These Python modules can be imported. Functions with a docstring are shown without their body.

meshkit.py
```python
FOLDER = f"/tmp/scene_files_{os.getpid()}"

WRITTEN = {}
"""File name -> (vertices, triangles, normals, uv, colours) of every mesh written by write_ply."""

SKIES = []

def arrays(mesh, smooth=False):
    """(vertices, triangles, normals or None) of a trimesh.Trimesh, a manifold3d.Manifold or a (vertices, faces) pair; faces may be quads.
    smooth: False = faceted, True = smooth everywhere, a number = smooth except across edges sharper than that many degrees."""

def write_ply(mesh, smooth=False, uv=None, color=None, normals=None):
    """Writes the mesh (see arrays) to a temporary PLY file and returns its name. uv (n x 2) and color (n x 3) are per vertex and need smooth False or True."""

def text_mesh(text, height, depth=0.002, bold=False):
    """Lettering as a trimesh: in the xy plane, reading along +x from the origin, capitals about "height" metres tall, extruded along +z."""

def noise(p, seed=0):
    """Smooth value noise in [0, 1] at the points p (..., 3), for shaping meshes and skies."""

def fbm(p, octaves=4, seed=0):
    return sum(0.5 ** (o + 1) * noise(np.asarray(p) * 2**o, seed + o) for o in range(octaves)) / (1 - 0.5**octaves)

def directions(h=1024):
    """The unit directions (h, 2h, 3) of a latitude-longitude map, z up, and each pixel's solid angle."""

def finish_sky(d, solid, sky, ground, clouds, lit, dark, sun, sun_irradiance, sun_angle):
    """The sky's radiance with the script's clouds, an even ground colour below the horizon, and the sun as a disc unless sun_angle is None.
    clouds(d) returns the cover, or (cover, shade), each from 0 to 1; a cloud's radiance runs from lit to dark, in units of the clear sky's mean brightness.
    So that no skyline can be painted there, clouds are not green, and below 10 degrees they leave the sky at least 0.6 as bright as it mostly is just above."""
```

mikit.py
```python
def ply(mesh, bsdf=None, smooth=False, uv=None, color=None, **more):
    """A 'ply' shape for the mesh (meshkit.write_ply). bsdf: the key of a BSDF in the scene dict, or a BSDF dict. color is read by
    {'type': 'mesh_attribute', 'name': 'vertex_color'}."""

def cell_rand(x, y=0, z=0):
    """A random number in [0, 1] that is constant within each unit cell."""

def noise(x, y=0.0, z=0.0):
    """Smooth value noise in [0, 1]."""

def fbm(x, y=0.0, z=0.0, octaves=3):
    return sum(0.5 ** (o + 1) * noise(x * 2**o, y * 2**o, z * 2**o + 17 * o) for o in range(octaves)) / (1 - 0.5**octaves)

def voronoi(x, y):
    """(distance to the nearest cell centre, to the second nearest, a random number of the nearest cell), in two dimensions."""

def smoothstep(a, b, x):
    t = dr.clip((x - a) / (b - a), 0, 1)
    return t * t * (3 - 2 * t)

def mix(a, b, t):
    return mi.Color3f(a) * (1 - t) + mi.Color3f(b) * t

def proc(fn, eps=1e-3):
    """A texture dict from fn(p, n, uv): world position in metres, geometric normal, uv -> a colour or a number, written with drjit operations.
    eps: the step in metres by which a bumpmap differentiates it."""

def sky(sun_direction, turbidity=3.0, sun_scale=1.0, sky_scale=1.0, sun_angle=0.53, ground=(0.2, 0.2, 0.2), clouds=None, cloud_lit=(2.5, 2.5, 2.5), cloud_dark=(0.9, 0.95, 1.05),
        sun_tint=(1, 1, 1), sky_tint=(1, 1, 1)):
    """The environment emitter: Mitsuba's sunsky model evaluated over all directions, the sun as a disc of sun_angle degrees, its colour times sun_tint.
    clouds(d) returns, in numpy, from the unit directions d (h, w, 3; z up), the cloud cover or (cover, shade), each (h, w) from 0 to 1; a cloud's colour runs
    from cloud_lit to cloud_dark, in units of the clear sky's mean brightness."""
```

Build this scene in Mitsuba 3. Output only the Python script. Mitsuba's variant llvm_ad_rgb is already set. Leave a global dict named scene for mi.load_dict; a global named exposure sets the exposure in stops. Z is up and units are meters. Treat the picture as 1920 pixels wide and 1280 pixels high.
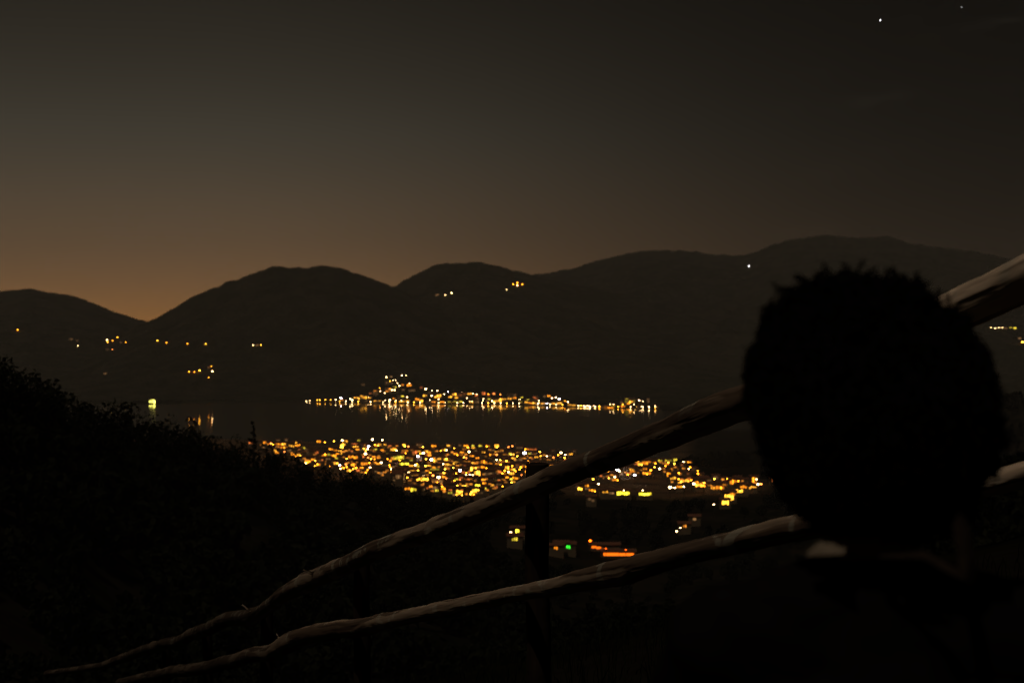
import math, random
import numpy as np, trimesh, manifold3d, mitsuba as mi, drjit as dr
import mikit, meshkit
from mikit import fbm, noise, smoothstep, mix, voronoi

# ------------------------------------------------------------------ camera, sky, exposure
F = 2954.0                       # focal length in pixels of the 1920 wide photograph
HC = 110.0                       # camera height above the lake
T = mi.ScalarTransform4f
exposure = 0.0
scene, labels = {}, {}
scene['camera'] = {'type': 'thinlens', 'fov': 2 * math.degrees(math.atan(960 / F)), 'fov_axis': 'x',
                   'aperture_radius': 0.0058, 'focus_distance': 9.0, 'near_clip': 0.05, 'far_clip': 60000.0,
                   'to_world': T().look_at(origin=[0, 0, HC], target=[0, 100, HC], up=[0, 0, 1])}

MOON = np.array([-0.26, -0.36, 0.90])


def sky_cover(d):
    """Thin high haze lit by the last dusk light low in the left, and a few faint wisps."""
    el = np.degrees(np.arcsin(np.clip(d[..., 2], 0, 1)))
    az = np.degrees(np.arctan2(d[..., 0], d[..., 1]))
    da = (az + 12 + 180) % 360 - 180
    n = meshkit.fbm(d * np.array([5.0, 5.0, 14.0]), 4, 3)
    side = 0.025 + 0.975 * np.exp(-np.where(da < 0, da / 42, da / 16.0) ** 2)
    glow = side * (0.82 * np.exp(-el / 4.3) + 0.30 * np.exp(-el / 1.4))
    w = meshkit.fbm(np.stack([d[..., 0] * 9 + d[..., 2] * 20, d[..., 1] * 9, d[..., 2] * 95 - d[..., 0] * 14], -1), 4, 8)
    wisp = np.clip((w - 0.62) / 0.2, 0, 1) * 0.016 * np.clip((az - 4) / 8, 0, 1)
    return np.clip(glow * (0.95 + 0.10 * n) + wisp, 0, 1), np.clip(el / 7.5, 0, 1)


scene['sky'] = mikit.sky(MOON.tolist(), turbidity=4, sun_scale=0.26, sky_scale=0.03, sun_tint=(1.0, 0.93, 0.86), sky_tint=(1.0, 0.60, 0.32),
                         clouds=sky_cover, cloud_lit=(238.0, 97.0, 20.0), cloud_dark=(218.0, 188.0, 134.0), ground=(0.02, 0.02, 0.02))

rng = random.Random(7)
nrg = np.random.default_rng(7)


# ------------------------------------------------------------------ helpers
def rgb(*c):
    return {'type': 'rgb', 'value': [float(x) for x in (c[0] if len(c) == 1 else c)]}


def pt(px, py, Y):
    return np.array([(px - 960) / F * Y, Y, HC - (py - 640) / F * Y])


count, COLUMN = {}, {}


def numbered(name):
    n = count.get(name, -1) + 1
    count[name] = n
    return name if n == 0 else f'{name}_{n:03d}'


def tag(key, label=None, category=None, group=None, kind=None):
    labels[key] = {k: v for k, v in dict(label=label, category=category, group=group, kind=kind).items() if v}


def put(name, shape, parent=None):
    key = numbered(f'{parent}__{name}' if parent else name)
    scene[key] = shape
    return key


def thing(name, label, category, group=None):
    key = numbered(name)
    tag(key, label, category, group)
    return key


ORD = 'first second third fourth fifth sixth seventh eighth ninth tenth eleventh twelfth thirteenth fourteenth fifteenth sixteenth seventeenth eighteenth nineteenth twentieth'.split()
ORD += ['twenty-' + w for w in ORD[:9]] + ['thirtieth'] + ['thirty-' + w for w in ORD[:9]] + ['fortieth'] + ['forty-' + w for w in ORD[:9]] + ['fiftieth'] + ['fifty-' + w for w in ORD[:9]]


class MB:
    def __init__(self):
        self.v, self.f, self.n = [], [], 0

    def add(self, v, f):
        v = np.asarray(v, float)
        self.v.append(v)
        self.f.append(np.asarray(f, int) + self.n)
        self.n += len(v)
        return self

    def mesh(self):
        return np.vstack(self.v), np.vstack(self.f)


BOXF = np.array([[0, 2, 1], [0, 3, 2], [4, 5, 6], [4, 6, 7], [0, 1, 5], [0, 5, 4], [1, 2, 6], [1, 6, 5], [2, 3, 7], [2, 7, 6], [3, 0, 4], [3, 4, 7]])


def box(x0, x1, y0, y1, z0, z1):
    return np.array([[x0, y0, z0], [x1, y0, z0], [x1, y1, z0], [x0, y1, z0], [x0, y0, z1], [x1, y0, z1], [x1, y1, z1], [x0, y1, z1]], float), BOXF


def tube(points, radii, sides=8, cap=True, seed=None, rough=0.0):
    p = np.asarray(points, float)
    t = np.gradient(p, axis=0)
    t /= np.linalg.norm(t, axis=1, keepdims=True) + 1e-12
    a = np.cross(t, np.where(np.abs(t[:, 2:]) < 0.9, [0, 0, 1.0], [1.0, 0, 0]))
    a /= np.linalg.norm(a, axis=1, keepdims=True) + 1e-12
    b, ang = np.cross(t, a), np.arange(sides) * 2 * np.pi / sides
    r = np.broadcast_to(radii, (len(p),))[:, None] * np.ones((1, sides))
    v = p[:, None] + r[..., None] * (np.cos(ang)[None, :, None] * a[:, None] + np.sin(ang)[None, :, None] * b[:, None])
    if seed is not None:
        q = (meshkit.fbm(v * np.array([3.0, 3.0, 9.0]), 4, seed) - 0.5) * 0.9 + (meshkit.fbm(v * np.array([16.0, 16.0, 60.0]), 3, seed + 5) - 0.5) * 0.5
        v = p[:, None] + (v - p[:, None]) * (1 + rough * q)[..., None]
    i, j = np.meshgrid(np.arange(len(p) - 1), np.arange(sides), indexing='ij')
    k = (j + 1) % sides
    f = np.concatenate([np.stack([i * sides + j, i * sides + k, (i + 1) * sides + k], -1).reshape(-1, 3), np.stack([i * sides + j, (i + 1) * sides + k, (i + 1) * sides + j], -1).reshape(-1, 3)])
    v = v.reshape(-1, 3)
    if cap:
        n = len(v)
        v = np.vstack([v, p[:1], p[-1:]])
        s = np.arange(sides)
        e = (s + 1) % sides
        f = np.vstack([f, np.stack([e, s, s * 0 + n], 1), np.stack([s + n - sides, e + n - sides, s * 0 + n + 1], 1)])
    return v, f[:, ::-1]


ICO = trimesh.creation.icosphere(subdivisions=1)
ICO_V, ICO_F = np.array(ICO.vertices), np.array(ICO.faces)


def fix(v, f):
    m = trimesh.Trimesh(v, f, process=False)
    return (v, f) if m.volume > 0 else (v, f[:, ::-1])


# ------------------------------------------------------------------ materials
def forest_tone(p, n, uv):
    a = fbm(p.x * 0.02, p.y * 0.02, p.z * 0.02, 3)
    b = noise(p.x * 0.35, p.y * 0.35, p.z * 0.35)
    return mix((0.026, 0.029, 0.017), (0.040, 0.038, 0.025), smoothstep(0.3, 0.75, a)) * (0.75 + 0.5 * b)


def soil_tone(p, n, uv):
    a = fbm(p.x * 0.15, p.y * 0.15, 0.0, 4)
    b = fbm(p.x * 3.0, p.y * 3.0, p.z * 3.0, 3)
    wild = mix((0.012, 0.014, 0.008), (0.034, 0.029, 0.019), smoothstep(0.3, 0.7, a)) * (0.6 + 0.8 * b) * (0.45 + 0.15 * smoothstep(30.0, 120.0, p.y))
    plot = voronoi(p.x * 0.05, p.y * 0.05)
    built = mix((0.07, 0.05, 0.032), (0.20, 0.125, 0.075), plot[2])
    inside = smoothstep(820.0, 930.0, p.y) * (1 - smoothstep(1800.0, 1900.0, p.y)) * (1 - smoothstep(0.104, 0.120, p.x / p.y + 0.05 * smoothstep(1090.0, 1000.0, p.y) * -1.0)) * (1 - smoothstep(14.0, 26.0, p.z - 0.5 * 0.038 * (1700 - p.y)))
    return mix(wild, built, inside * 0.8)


def leaf_tone(p, n, uv):
    return mix((0.008, 0.012, 0.006), (0.020, 0.022, 0.011), noise(p.x * 0.5, p.y * 0.5, p.z * 0.5)) * (0.7 + 0.6 * noise(p.x * 5, p.y * 5, p.z * 5))


def log_tone(p, n, uv):
    """Grey, weathered chestnut: brown wood with strips and patches of dark bark and cracks along the grain (uv.x runs along the log)."""
    s, c = uv.x, uv.y
    lit_end = smoothstep(1.35, 0.75, s)  # near end paler: the lamp light falling there is put into the colour
    dim_end = smoothstep(7.0, 15.0, s)  # far end darker: the fall-off of that light is put into the colour
    bark = fbm(s * 1.1, c * 9.0, 3.0, 5)
    grain = fbm(s * 2.5, c * 46.0, 7.0, 3)
    crack = smoothstep(0.58, 0.70, fbm(s * 1.2, c * 30.0, 1.0, 3))
    lichen = smoothstep(0.62, 0.72, fbm(s * 9.0, c * 9.0, 11.0, 3))
    col = mix(mix((0.19, 0.14, 0.10), (0.33, 0.265, 0.20), grain), mix((0.50, 0.39, 0.29), (0.85, 0.72, 0.58), grain), lit_end)
    col = mix(col, (0.085, 0.058, 0.04), smoothstep(0.47, 0.58, bark - 0.16 * lit_end + 0.10 * dim_end) * 0.85)
    col = mix(col, (0.40, 0.41, 0.35), lichen * 0.45)
    return mix(col, (0.045, 0.03, 0.022), crack * 0.8) * (1 - 0.72 * dim_end)


def log_height(p, n, uv):
    return fbm(uv.x * 4.0, uv.y * 40.0, 7.0, 3) + 1.2 * smoothstep(0.48, 0.64, fbm(uv.x * 1.1, uv.y * 9.0, 3.0, 5))


def wall_tone(base):
    def fn(p, n, uv):
        return mi.Color3f(base) * (0.75 + 0.45 * fbm(p.x * 0.5, p.y * 0.5, p.z * 0.9, 3))
    return fn


def roof_tone(p, n, uv):
    return mix((0.13, 0.055, 0.035), (0.24, 0.12, 0.08), fbm(p.x * 0.9, p.y * 0.9, p.z * 3.0, 3))


def diffuse(key, fn, twosided=True):
    b = {'type': 'diffuse', 'reflectance': mikit.proc(fn)}
    scene[key] = {'type': 'twosided', 'bsdf': b} if twosided else b


diffuse('forest_material', forest_tone)
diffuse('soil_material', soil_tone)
diffuse('leaf_material', leaf_tone)
diffuse('wall_material', wall_tone((0.24, 0.19, 0.13)))
diffuse('roof_material', roof_tone)
scene['bark_material'] = {'type': 'twosided', 'bsdf': {'type': 'diffuse', 'reflectance': rgb(0.05, 0.038, 0.028)}}
scene['pole_material'] = {'type': 'principled', 'base_color': rgb(0.05, 0.055, 0.05), 'metallic': 0.4, 'roughness': 0.5}
scene['glass_material'] = {'type': 'roughplastic', 'diffuse_reflectance': rgb(0.3, 0.28, 0.24), 'alpha': 0.1}
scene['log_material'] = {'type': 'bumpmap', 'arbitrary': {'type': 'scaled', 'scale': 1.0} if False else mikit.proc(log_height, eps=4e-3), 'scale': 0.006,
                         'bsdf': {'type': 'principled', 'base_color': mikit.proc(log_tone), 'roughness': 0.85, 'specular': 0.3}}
def post_tone(p, n, uv):
    return mix((0.018, 0.013, 0.010), (0.055, 0.040, 0.030), fbm(uv.x * 6.0, uv.y * 40.0, 2.0, 4))


diffuse('post_material', post_tone, False)
def ruffle(p, n, uv):
    """Where a breath of wind ruffles the lake."""
    return 0.16 + 0.32 * smoothstep(0.35, 0.7, fbm(p.x * 0.0016 + 5.0, p.y * 0.004, 0.0, 4))


WATER = {'type': 'roughplastic', 'diffuse_reflectance': rgb(0.05, 0.042, 0.028), 'int_ior': 1.333, 'distribution': 'ggx'}
scene['water_material'] = {'type': 'blendbsdf', 'weight': mikit.proc(ruffle), 'calm': {**WATER, 'alpha': 0.0036}, 'ruffled': {**WATER, 'alpha': 0.045}}

# ------------------------------------------------------------------ terrain
SH_NEAR = ([-1500, 300, 500, 700, 860, 1000, 1080, 1250, 1400, 2000, 3400], [812, 820, 827, 832, 836, 845, 851, 861, 850, 830, 830])
SH_FAR = ([-1500, 0, 285, 580, 700, 850, 950, 1020, 1100, 1230, 1400, 2000, 3400], [758, 757.5, 757, 753.0, 755.6, 757.5, 758.5, 760, 763.5, 766.5, 768, 772, 772])
# the wooded slope below the viewpoint: pixel column, crest row and distance of its crown line
SIL = np.array([(-1500, 420, 120), (-600, 560, 140), (-200, 655, 160), (0, 682, 180), (80, 712, 190), (140, 738, 200), (240, 766, 225), (320, 782, 245), (380, 802, 260), (440, 824, 275),
                (500, 834, 290), (543, 850, 305), (593, 870, 320), (620, 877, 330), (664, 884, 345), (714, 891, 365), (757, 915, 385), (830, 928, 400), (880, 938, 400), (940, 1000, 330), (1000, 1046, 230),
                (1060, 1070, 180), (1140, 1078, 150), (1300, 1085, 110), (1480, 1060, 80), (1600, 1010, 90), (1700, 900, 110), (1800, 805, 140), (1880, 757, 150), (2000, 738, 150), (2400, 700, 150), (3400, 660, 150)], float)
TREE_H = 8.0


def near_plane(x, y):
    return HC - 1.14 + 0.26 * (x - 1.46) - 0.162 * (y - 4.5)


def ss(a, b, x):
    t = np.clip((x - a) / (b - a), 0, 1)
    return t * t * (3 - 2 * t)


def ground_z(x, y):
    x, y = np.asarray(x, float), np.asarray(y, float)
    r = np.hypot(x, y)
    th = np.arctan2(x, np.maximum(y, 1e-9))
    front = ss(math.radians(85), math.radians(62), np.abs(np.arctan2(x, y)))
    Y = np.maximum(y, 0.25 * r)
    px = 960 + F * np.tan(np.clip(th, -0.72, 0.72))
    ysh = HC * F / (np.interp(px, *SH_NEAR) - 640)
    yfa = HC * F / (np.interp(px, *SH_FAR) - 640)
    bump = (meshkit.fbm(np.stack([x / 60, y / 60, x * 0], -1), 3, 4) - 0.5)
    valley = 1.2 + np.maximum(ysh - 20 - Y, 0) * 0.038 + bump * np.clip((ysh - Y) / 150, 0, 1) * 7 * ss(950, 760, Y)
    lake = -4.0
    v = np.where(Y < ysh, valley, lake)
    v = np.where((Y >= ysh) & (Y < ysh + 12), 1.2 + (lake - 1.2) * (Y - ysh) / 12, v)
    v = np.where(Y > yfa, np.minimum(1.2 + (Y - yfa) * 0.004, 8), v)
    # promontory beyond the right part of the near town
    crest = np.interp(px, [1240, 1290, 1330, 1400, 1430, 1500, 1700, 1880, 2000, 2600, 3400], [880, 868, 858, 850, 847, 836, 795, 748, 722, 650, 650])
    yc = np.interp(px, [1240, 1500, 2000], [1330, 1300, 1200])
    zc = HC - (crest - 640) / F * yc - 4
    pr = np.where(px > 1240, zc * np.exp(-((Y - yc) / 170.0) ** 2) * ss(1240, 1300, px), -50)
    pr = pr + (meshkit.fbm(np.stack([x / 9, y / 9, x * 0], -1), 3, 14) - 0.4) * 7 * (pr > 6)
    v = np.maximum(v, pr)
    cr, ys = np.interp(px, SIL[:, 0], SIL[:, 1]), np.interp(px, SIL[:, 0], SIL[:, 2])
    zs = HC - (cr - 640) / F * ys - TREE_H * np.clip(ys / 220, 0.25, 1)
    t = np.clip(Y / ys, 0, 1)
    hill = HC + (zs - HC) * t - 14 * np.sin(np.pi * t) * np.clip(ys / 150, 0.2, 1.2) + bump * 5 * np.clip((Y - 40) / 60, 0, 1)
    hill = np.where(Y > ys, zs - 0.5 * (Y - ys) + bump * 5, hill)
    z = np.maximum(v, hill)
    back = np.minimum(HC - 1 + 0.22 * np.maximum(r - 20, 0), HC + 130) + bump * 6 * np.clip((r - 40) / 60, 0, 1)
    z = z * front + back * (1 - front)
    k = ss(18, 42, r)
    plane = near_plane(x, y) + (meshkit.fbm(np.stack([x * 1.3, y * 1.3, x * 0], -1), 3, 9) - 0.5) * 0.10
    return plane * (1 - k) + z * k


ang = np.unique(np.concatenate([np.arctan((np.arange(-900, 2900, 7.0) - 960) / F), np.linspace(-math.pi, math.pi, 181)[:-1]]))
rad = np.concatenate([[0.0], np.geomspace(0.4, 60, 60), np.geomspace(62, 900, 120), np.linspace(908, 1900, 125), np.geomspace(1930, 6900, 40)])
A, R = np.meshgrid(ang, rad, indexing='ij')
gx, gy = R * np.sin(A), R * np.cos(A)
gv = np.stack([gx, gy, ground_z(gx, gy)], -1)
na, nr = len(ang), len(rad)
i, j = np.meshgrid(np.arange(na), np.arange(nr - 1), indexing='ij')
i2 = (i + 1) % na
gf = np.concatenate([np.stack([i * nr + j, i * nr + j + 1, i2 * nr + j + 1], -1).reshape(-1, 3), np.stack([i * nr + j, i2 * nr + j + 1, i2 * nr + j], -1).reshape(-1, 3)])[:, ::-1]
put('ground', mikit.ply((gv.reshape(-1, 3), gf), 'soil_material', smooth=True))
tag('ground', 'dark sloping ground from the fence down to the lake shore', None, None, 'structure')

a = np.linspace(0, 2 * np.pi, 97)[:-1]
put('lake', mikit.ply((np.vstack([[[0, 5200, 0]], np.stack([6500 * np.sin(a), 5200 + 4900 * np.cos(a), a * 0], 1)]), np.stack([np.zeros(96, int), (np.arange(96) + 1) % 96 + 1, np.arange(96) + 1], 1)), 'water_material'))
tag('lake', 'still dark lake between the two lit towns', None, None, 'structure')

CRESTS = [  # label, front distance offset, crest (px, py), crest distance
    ('low dark mountain with a smooth ridge at the left edge', 4700, [(-900, 620), (-300, 560), (0, 545), (30, 544), (52, 541), (90, 548), (140, 556), (200, 578), (245, 594), (270, 601), (330, 622), (420, 650), (560, 690), (700, 730)]),
    ('broad dark mountain with a rounded top in front of the orange glow', 3900, [(-100, 735), (60, 700), (150, 664), (225, 630), (262, 607), (290, 598), (350, 561), (420, 531), (480, 512), (512, 500), (560, 502), (600, 499), (640, 503), (680, 517), (730, 536), (800, 570), (900, 610), (1100, 650), (1400, 690), (1700, 740)]),
    ('dark mountain with two small summits in the middle of the skyline', 4500, [(450, 640), (600, 598), (700, 550), (742, 535), (780, 513), (815, 497), (830, 494), (848, 493), (862, 496), (878, 491), (892, 490), (930, 498), (975, 509), (1010, 520), (1060, 531), (1200, 556), (1400, 590), (1600, 625), (1900, 670), (2300, 720)]),
    ('long high mountain ridge filling the right half of the skyline', 5600, [(700, 600), (950, 527), (1000, 515), (1050, 508), (1100, 495), (1150, 481), (1200, 472), (1260, 469), (1300, 471), (1340, 478), (1400, 479), (1440, 462), (1490, 448), (1540, 442), (1570, 441), (1600, 447), (1640, 445), (1662, 442), (1700, 455), (1760, 464), (1820, 470), (1860, 478), (1920, 492), (2100, 515), (2600, 570), (3200, 640)]),
]
MOUNTAINS = []


def smooth_interp(px, pts, w=9.0):
    p = np.array(pts, float)
    return (np.interp(px - w, p[:, 0], p[:, 1]) + 2 * np.interp(px, p[:, 0], p[:, 1]) + np.interp(px + w, p[:, 0], p[:, 1])) / 4


for m, (lab, D, pts) in enumerate(CRESTS):
    px = np.arange(pts[0][0], pts[-1][0], 3.0)
    yf = HC * F / (np.interp(px, *SH_FAR) - 640) - 8
    zc = HC - (smooth_interp(px, pts) - 640) / F * D
    t = np.concatenate([np.linspace(0, 1, 170), 1 + np.linspace(0.02, 0.6, 14)])
    PX, TT = np.meshgrid(px, t, indexing='ij')
    YY = yf[:, None] + (D - yf[:, None]) * TT
    XX = (PX - 960) / F * YY
    base = np.where(TT <= 1, 0.16 * TT + 0.84 * ss(0.05, 1.25, TT) / ss(0.05, 1.25, 1.0), 1 - 1.3 * (TT - 1))
    q = np.stack([XX / 300, YY / 420, XX * 0], -1)
    ridged = 1 - 2 * np.abs(meshkit.fbm(q, 5, 20 + m) - 0.5)
    env = np.sin(np.pi * np.clip(TT, 0, 1)) ** 0.8
    ZZ = base * zc[:, None] - (1 - ridged) * 0.22 * zc[:, None] * env * 1.0 + (meshkit.fbm(np.stack([XX / 22, YY / 22, XX * 0], -1), 3, 40 + m) - 0.5) * (9.5 if m != 3 else 11) * np.clip(TT * 9, 0.05, 1)
    ZZ = np.maximum(ZZ, np.where(TT < 0.6, 1.0 + 300 * TT * 0.02, -6)) + np.where(TT < 1e-6, -4.0, 0)
    ZZ = np.maximum(ZZ, -6)
    n0, n1 = PX.shape
    ii, jj = np.meshgrid(np.arange(n0 - 1), np.arange(n1 - 1), indexing='ij')
    f = np.concatenate([np.stack([ii * n1 + jj, ii * n1 + jj + 1, (ii + 1) * n1 + jj + 1], -1).reshape(-1, 3), np.stack([ii * n1 + jj, (ii + 1) * n1 + jj + 1, (ii + 1) * n1 + jj], -1).reshape(-1, 3)])[:, ::-1]
    key = put('mountain', mikit.ply((np.stack([XX, YY, ZZ], -1).reshape(-1, 3), f), 'forest_material', smooth=True))
    tag(key, lab, None, None, 'structure')
    MOUNTAINS.append((px, YY, ZZ))


def hit(px, py, lift=0.0, prefer=None):
    """Where the ray through a pixel, lowered by LIFT metres, first meets the land: the foot of a lamp or house whose light stands LIFT above it."""
    YS = np.concatenate([np.arange(380, 1950, 1.5), np.arange(2480, 5900, 3.0)])
    z = ground_z((px - 960) / F * YS, YS)
    z = np.where(YS > 2300, -9, z)
    for mpx, YY, ZZ in MOUNTAINS:
        if mpx[0] <= px <= mpx[-1]:
            k = min(len(mpx) - 1, max(0, int(round((px - mpx[0]) / 3.0))))
            z = np.maximum(z, np.interp(YS, YY[k], ZZ[k], left=-9, right=-9))
    s = HC - (py - 640) / F * YS
    ok = (s - lift <= z) & (z > 0.3)
    if prefer:
        ok &= YS > prefer
    k = int(np.argmax(ok))
    if not ok[k]:
        return None
    return np.array([(px - 960) / F * YS[k], YS[k], z[k]]), s[k]

# ------------------------------------------------------------------ lit lamps, windows and lamp-lit patches: where each light of the two towns stands
COLOR = {'B': (22, 20, 22), 'w': (17, 10.4, 4.2), 'y': (17, 6.9, 0.45), 'o': (16, 4.4, 0.16), 'r': (8, 1.9, 0.3), 'g': (3.2, 3.0, 0.40), 'd': (0.9, 0.5, 0.2), 'G': (0.10, 2.2, 0.12), 'K': (9, 8, 1.2), 'S': (8, 0.62, 0.01), 'Y': (14, 8, 1), 'V': (8, 7, .6)}
PANE = {'B': (3.0, 2.7, 3.0), 'w': (2.8, 2.0, 1.1), 'y': (2.1, 0.84, 0.055), 'o': (1.8, 0.50, 0.016), 'r': (0.85, 0.18, 0.03), 'g': (0.80, 0.60, 0.035), 'd': (0.15, 0.072, 0.024), 'x': (0.60, 0.19, 0.016), 'z': (0.42, 0.095, 0.016), 'G': (0.05, 1.3, 0.05), 'K': (3.2, 2.9, 0.45), 'Y': (4.4, 1.9, 0.13), 'V': (2.8, 2.1, 0.09)}  # panes also stand in for walls and streets lit by lamps
WORD = {'x': 'faint amber', 'z': 'faint reddish', 'B': 'cold white', 'w': 'white', 'y': 'yellow', 'o': 'amber', 'r': 'reddish', 'g': 'greenish', 'd': 'dim', 'G': 'green', 'S': 'orange', 'Y': 'bright yellow', 'V': 'bright lime', 'K': 'bright yellow-green'}

NEAR_A = """95 190 80 40 r;350 185 60 50 o;390 205 60 40 o;460 200 50 40 r;410 250 50 30 d;330 275 50 30 d;530 280 50 25 w;545 330 60 60 y;570 375 70 40 o;705 350 50 25 r;600 215 110 40 o;690 215 80 40 y;795 200 50 30 y;
700 275 130 40 o;830 250 100 50 y;895 190 70 30 y;940 235 110 40 o;1040 280 80 40 g;1100 310 60 25 d;920 345 80 40 d;960 410 70 40 y;1010 440 100 35 y;1060 438 50 45 w;915 430 40 25 o;1135 370 60 60 d;1205 432 50 30 y;1285 370 60 60 r;
1315 425 60 45 y;1420 432 100 40 o;1500 395 50 50 g;1590 425 100 50 o;1640 470 60 40 g;1120 530 110 60 o;1085 555 50 25 w;1215 492 60 35 o;1258 513 35 25 y;990 510 110 60 d;1255 603 50 30 y;1320 578 70 50 o;1630 555 90 60 y;1700 590 50 35 B;
1715 653 40 20 w;1765 638 60 50 o;1860 690 70 40 y;1540 303 80 35 o;1620 330 70 40 o;1705 360 70 80 Y;1740 260 60 80 Y;1770 215 60 40 y;1800 165 90 40 y;1745 145 70 35 w;1755 65 70 30 y;1595 160 45 25 y;1430 178 50 25 o;1320 168 80 40 o;
1815 390 50 40 y;1835 480 50 30 y;1880 450 80 50 o;1815 575 60 35 r;1770 515 60 40 d;1320 510 60 30 d;1490 480 90 30 d;790 330 80 40 d;590 145 60 20 d;735 140 40 40 d"""
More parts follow.
